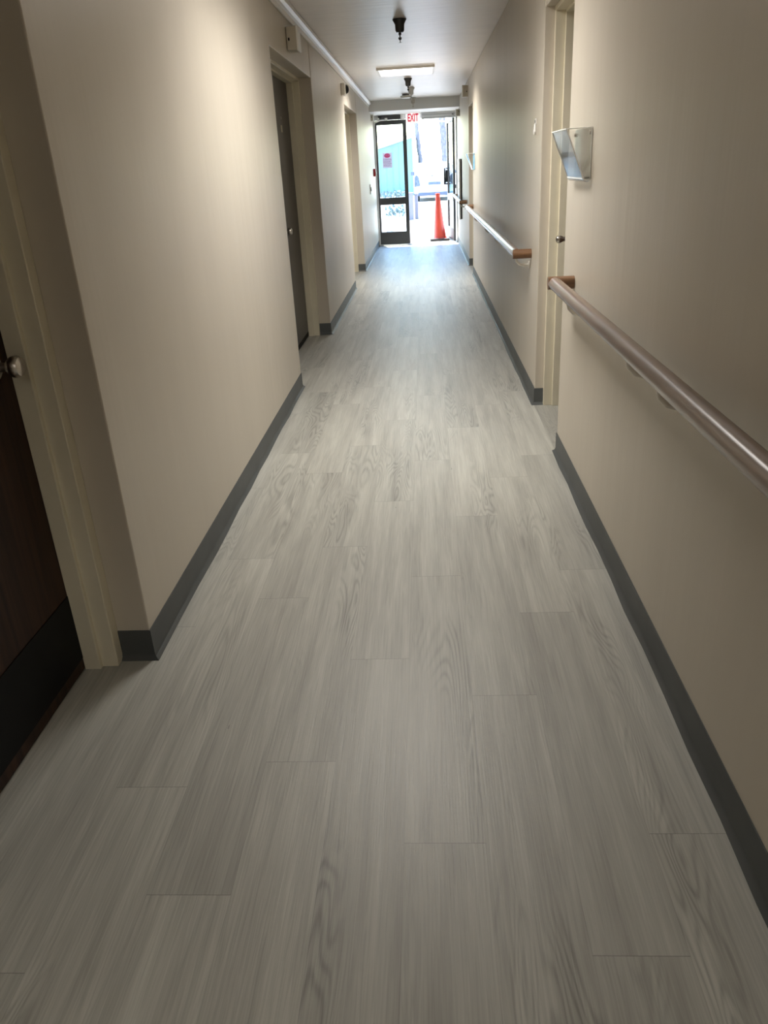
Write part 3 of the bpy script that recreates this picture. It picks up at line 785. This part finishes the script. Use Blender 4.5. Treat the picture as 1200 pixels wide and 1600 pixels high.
def shrub(x0, x1, y, h, d, label, n=150, seed=1):
    rnd = random.Random(seed); t = thing('low_shrub', ((x0+x1)/2, y, -0.012), label, 'shrub', 'low shrubs beyond the glass')
    bm = NB()
    for i in range(n):
        c = Vector((rnd.uniform(x0, x1), y + rnd.uniform(-d, d), h * rnd.uniform(0.05, 1.0)))
        a = Vector((rnd.uniform(-1, 1), rnd.uniform(-1, 1), rnd.uniform(-.3, 1))).normalized() * rnd.uniform(0.06, 0.13)
        b = a.cross(Vector((rnd.uniform(-1, 1), rnd.uniform(-1, 1), 0.3))).normalized() * 0.045
        bm.faces.new([bm.verts.new(c + q) for q in (-a*0.1, a*0.5 + b, a, a*0.5 - b)])
    obj('foliage', bm, HEDGE, t)
    for i in range(6):
        bm = NB(); x = x0 + (x1-x0)*(i+.5)/6; tube(bm, [(x, y, -0.012), (x + rnd.uniform(-.1, .1), y, h*0.8)], 0.012, 5)
        obj('stem', bm, BARK, t)
shrub(-2.1, -0.75, 40.0, 0.30, 0.8, 'low blue-green shrub strip at the foot of the turquoise shed', 260, 1)
shrub(-1.15, -0.62, 25.6, 0.24, 0.8, 'low blue-green shrub seen through the lower glass pane', 160, 2)

def tree(base, top, r0, r1, h, label, seed):
    rnd = random.Random(seed); b, tp = Vector(base), Vector(top)
    t = thing('tree', base, label, 'tree', 'trees behind the white car')
    bm = NB(); n = 26; pts = []; rr = []
    for i in range(n + 1):
        f = i / n; pts.append(b.lerp(tp, f) + Vector((rnd.uniform(-1, 1), rnd.uniform(-1, 1), 0)) * 0.018)
        rr.append((r0 + (r1 - r0)*f) * (1.0 + 0.10 * ((i % 3) - 1)) * (1.35 if i == 0 else 1))
    tube(bm, pts, rr, 12)
    obj('trunk', bm, BARK, t, smooth=True)
    bm = NB(); ends = []
    for k in range(7):
        a = 2*PI*k/7 + rnd.uniform(-.3, .3); L_ = rnd.uniform(1.2, 1.9)
        m_ = tp + Vector((math.cos(a)*L_*0.5, math.sin(a)*L_*0.5, 0.8)); e = tp + Vector((math.cos(a)*L_, math.sin(a)*L_, 1.3 + rnd.uniform(0, .7)))
        tube(bm, [tp - Vector((0, 0, .15)), m_, e], [r1*0.6, r1*0.4, r1*0.15], 7); ends += [m_, e]
    obj('branches', bm, BARK, t)
    bm = NB()
    for i in range(900):
        c = rnd.choice(ends) + Vector((rnd.gauss(0, .45), rnd.gauss(0, .45), rnd.gauss(.2, .35)))
        a = Vector((rnd.uniform(-1, 1), rnd.uniform(-1, 1), rnd.uniform(-1, 1))).normalized() * 0.16
        q = a.cross(Vector((rnd.uniform(-1, 1), rnd.uniform(-1, 1), .2))).normalized() * 0.06
        bm.faces.new([bm.verts.new(c + w) for w in (-a, q, a, -q)])
    obj('crown', bm, LEAF, t)
tree((0.03, 48.0, -0.012), (-0.55, 48.0, 5.6), 0.13, 0.11, 5.0, 'slender leaning tree trunk behind the left of the white car', 4)
tree((1.22, 42.2, -0.012), (0.86, 42.2, 5.4), 0.16, 0.15, 5.0, 'thicker tree trunk beside the open door leaf', 9)

def car(x, y, label):
    """small white estate car seen from behind; x = centre, y = tail"""
    t = thing('car', (x, y, -0.012), label, 'car')
    g = -0.012; w = 0.86
    side = [(0.0, .34), (.02, .62), (.10, .92), (.34, 1.36), (.55, 1.46), (2.2, 1.49), (2.75, 1.36), (3.25, .98), (4.1, .86), (4.3, .66), (4.3, .30), (3.9, .24), (0.3, .24)]
    bm = NB(); st = [(-w, .90), (-w*0.97, 1.0), (-w*0.6, 1.0), (0, 1.0), (w*0.6, 1.0), (w*0.97, 1.0), (w, .90)]
    rings = []
    for sx_, k in st:
        ring = []
        for (py, pz) in side:
            up = max(0, pz - 0.92); f = 1 - 0.30 * up
            crown = 0.03 * (1 - (sx_/w)**2) * (1 if pz > 0.9 else 0)
            ring.append(bm.verts.new((x + sx_*f, y + py + 0.06*(sx_/w)**2*(1 if py < 1 else 0), g + (pz if k == 1 else .24 + (pz-.24)*.985) + crown)))
        rings.append(ring)
    n = len(side)
    for A, B in zip(rings, rings[1:]):
        for j in range(n): bm.faces.new((A[j], A[(j+1) % n], B[(j+1) % n], B[j]))
    bm.faces.new(rings[0][::-1]); bm.faces.new(rings[-1])
    body = obj('body', bm, CARW, t, bevel=0.03, smooth=True, seg=3)
    bm = NB()                                                # rear window, sits on the sloping hatch
    v = [(x-.62, y+.135, g+1.00), (x+.62, y+.135, g+1.00), (x+.54, y+.30, g+1.335), (x-.54, y+.30, g+1.335)]
    A = [bm.verts.new(p) for p in v]; B = [bm.verts.new((p[0], p[1]-.03, p[2]+.012)) for p in v]
    bm.faces.new(A[::-1]); bm.faces.new(B)
    for i in range(4): bm.faces.new((A[i], A[(i+1) % 4], B[(i+1) % 4], B[i]))
    obj('rear_window', bm, CARG, body)
    for s in (-1, 1):
        bm = NB(); prism(bm, [(x + s*.60, g+.62), (x + s*.84, g+.58), (x + s*.83, g+.98), (x + s*.74, g+1.05), (x + s*.66, g+.95)], 'y', y - .02, y + .16)
        obj('tail_lamp', bm, CARL, body, bevel=0.01)
        bm = NB(); prism(bm, [(y+.9, g+1.0), (y+2.9, g+1.0), (y+2.45, g+1.34), (y+1.0, g+1.36)], 'x', x + s*.80, x + s*.845); obj('side_window', bm, CARG, body)
        bm = NB(); prism(bm, [(y+2.75, g+1.0), (y+2.95, g+1.0), (y+2.95, g+1.14), (y+2.75, g+1.16)], 'x', x + s*.84, x + s*1.03); obj('door_mirror', bm, CARL, body, bevel=0.02)
    bm = NB(); prism(bm, [(x-.84, g+.24), (x+.84, g+.24), (x+.86, g+.44), (x+.50, g+.50), (x-.50, g+.50), (x-.86, g+.44)], 'y', y - .05, y + .30); obj('bumper', bm, CARW, body, bevel=0.02)
    bm = NB(); prism(bm, [(x-.80, g+.22), (x+.80, g+.22), (x+.82, g+.36), (x-.82, g+.36)], 'y', y - .06, y + .2); obj('valance', bm, CARD, body, bevel=0.02)
    bm = NB(); box(bm, x-.26, x+.26, y - .03, y + .05, g+.64, g+.75); obj('plate_recess', bm, CARL, body)
    bm = NB(); tube(bm, [(x-.05, y+.12, g+.98), (x-.35, y+.12, g+1.04)], 0.012, 6); obj('rear_wiper', bm, BLACK, body)
    for s in (-1, 1):
        for py in (0.75, 3.45):
            bm = NB(); lathe(bm, [(0, -.1), (.20, -.1), (.29, -.09), (.31, -.06), (.31, .06), (.29, .09), (.20, .1), (0, .1)], (x + s*.74, y + py, g + .31), 'x', 28); wh = obj('wheel', bm, RUBBER, t, smooth=True)
            bm = NB(); lathe(bm, [(0, s*.102), (.19, s*.102), (.18, s*.112), (0, s*.116)], (x + s*.74, y + py, g + .31), 'x', 20); obj('hubcap', bm, STEEL, wh, smooth=True)
car(0.46, 35.2, 'white car parked outside beyond the traffic cone')
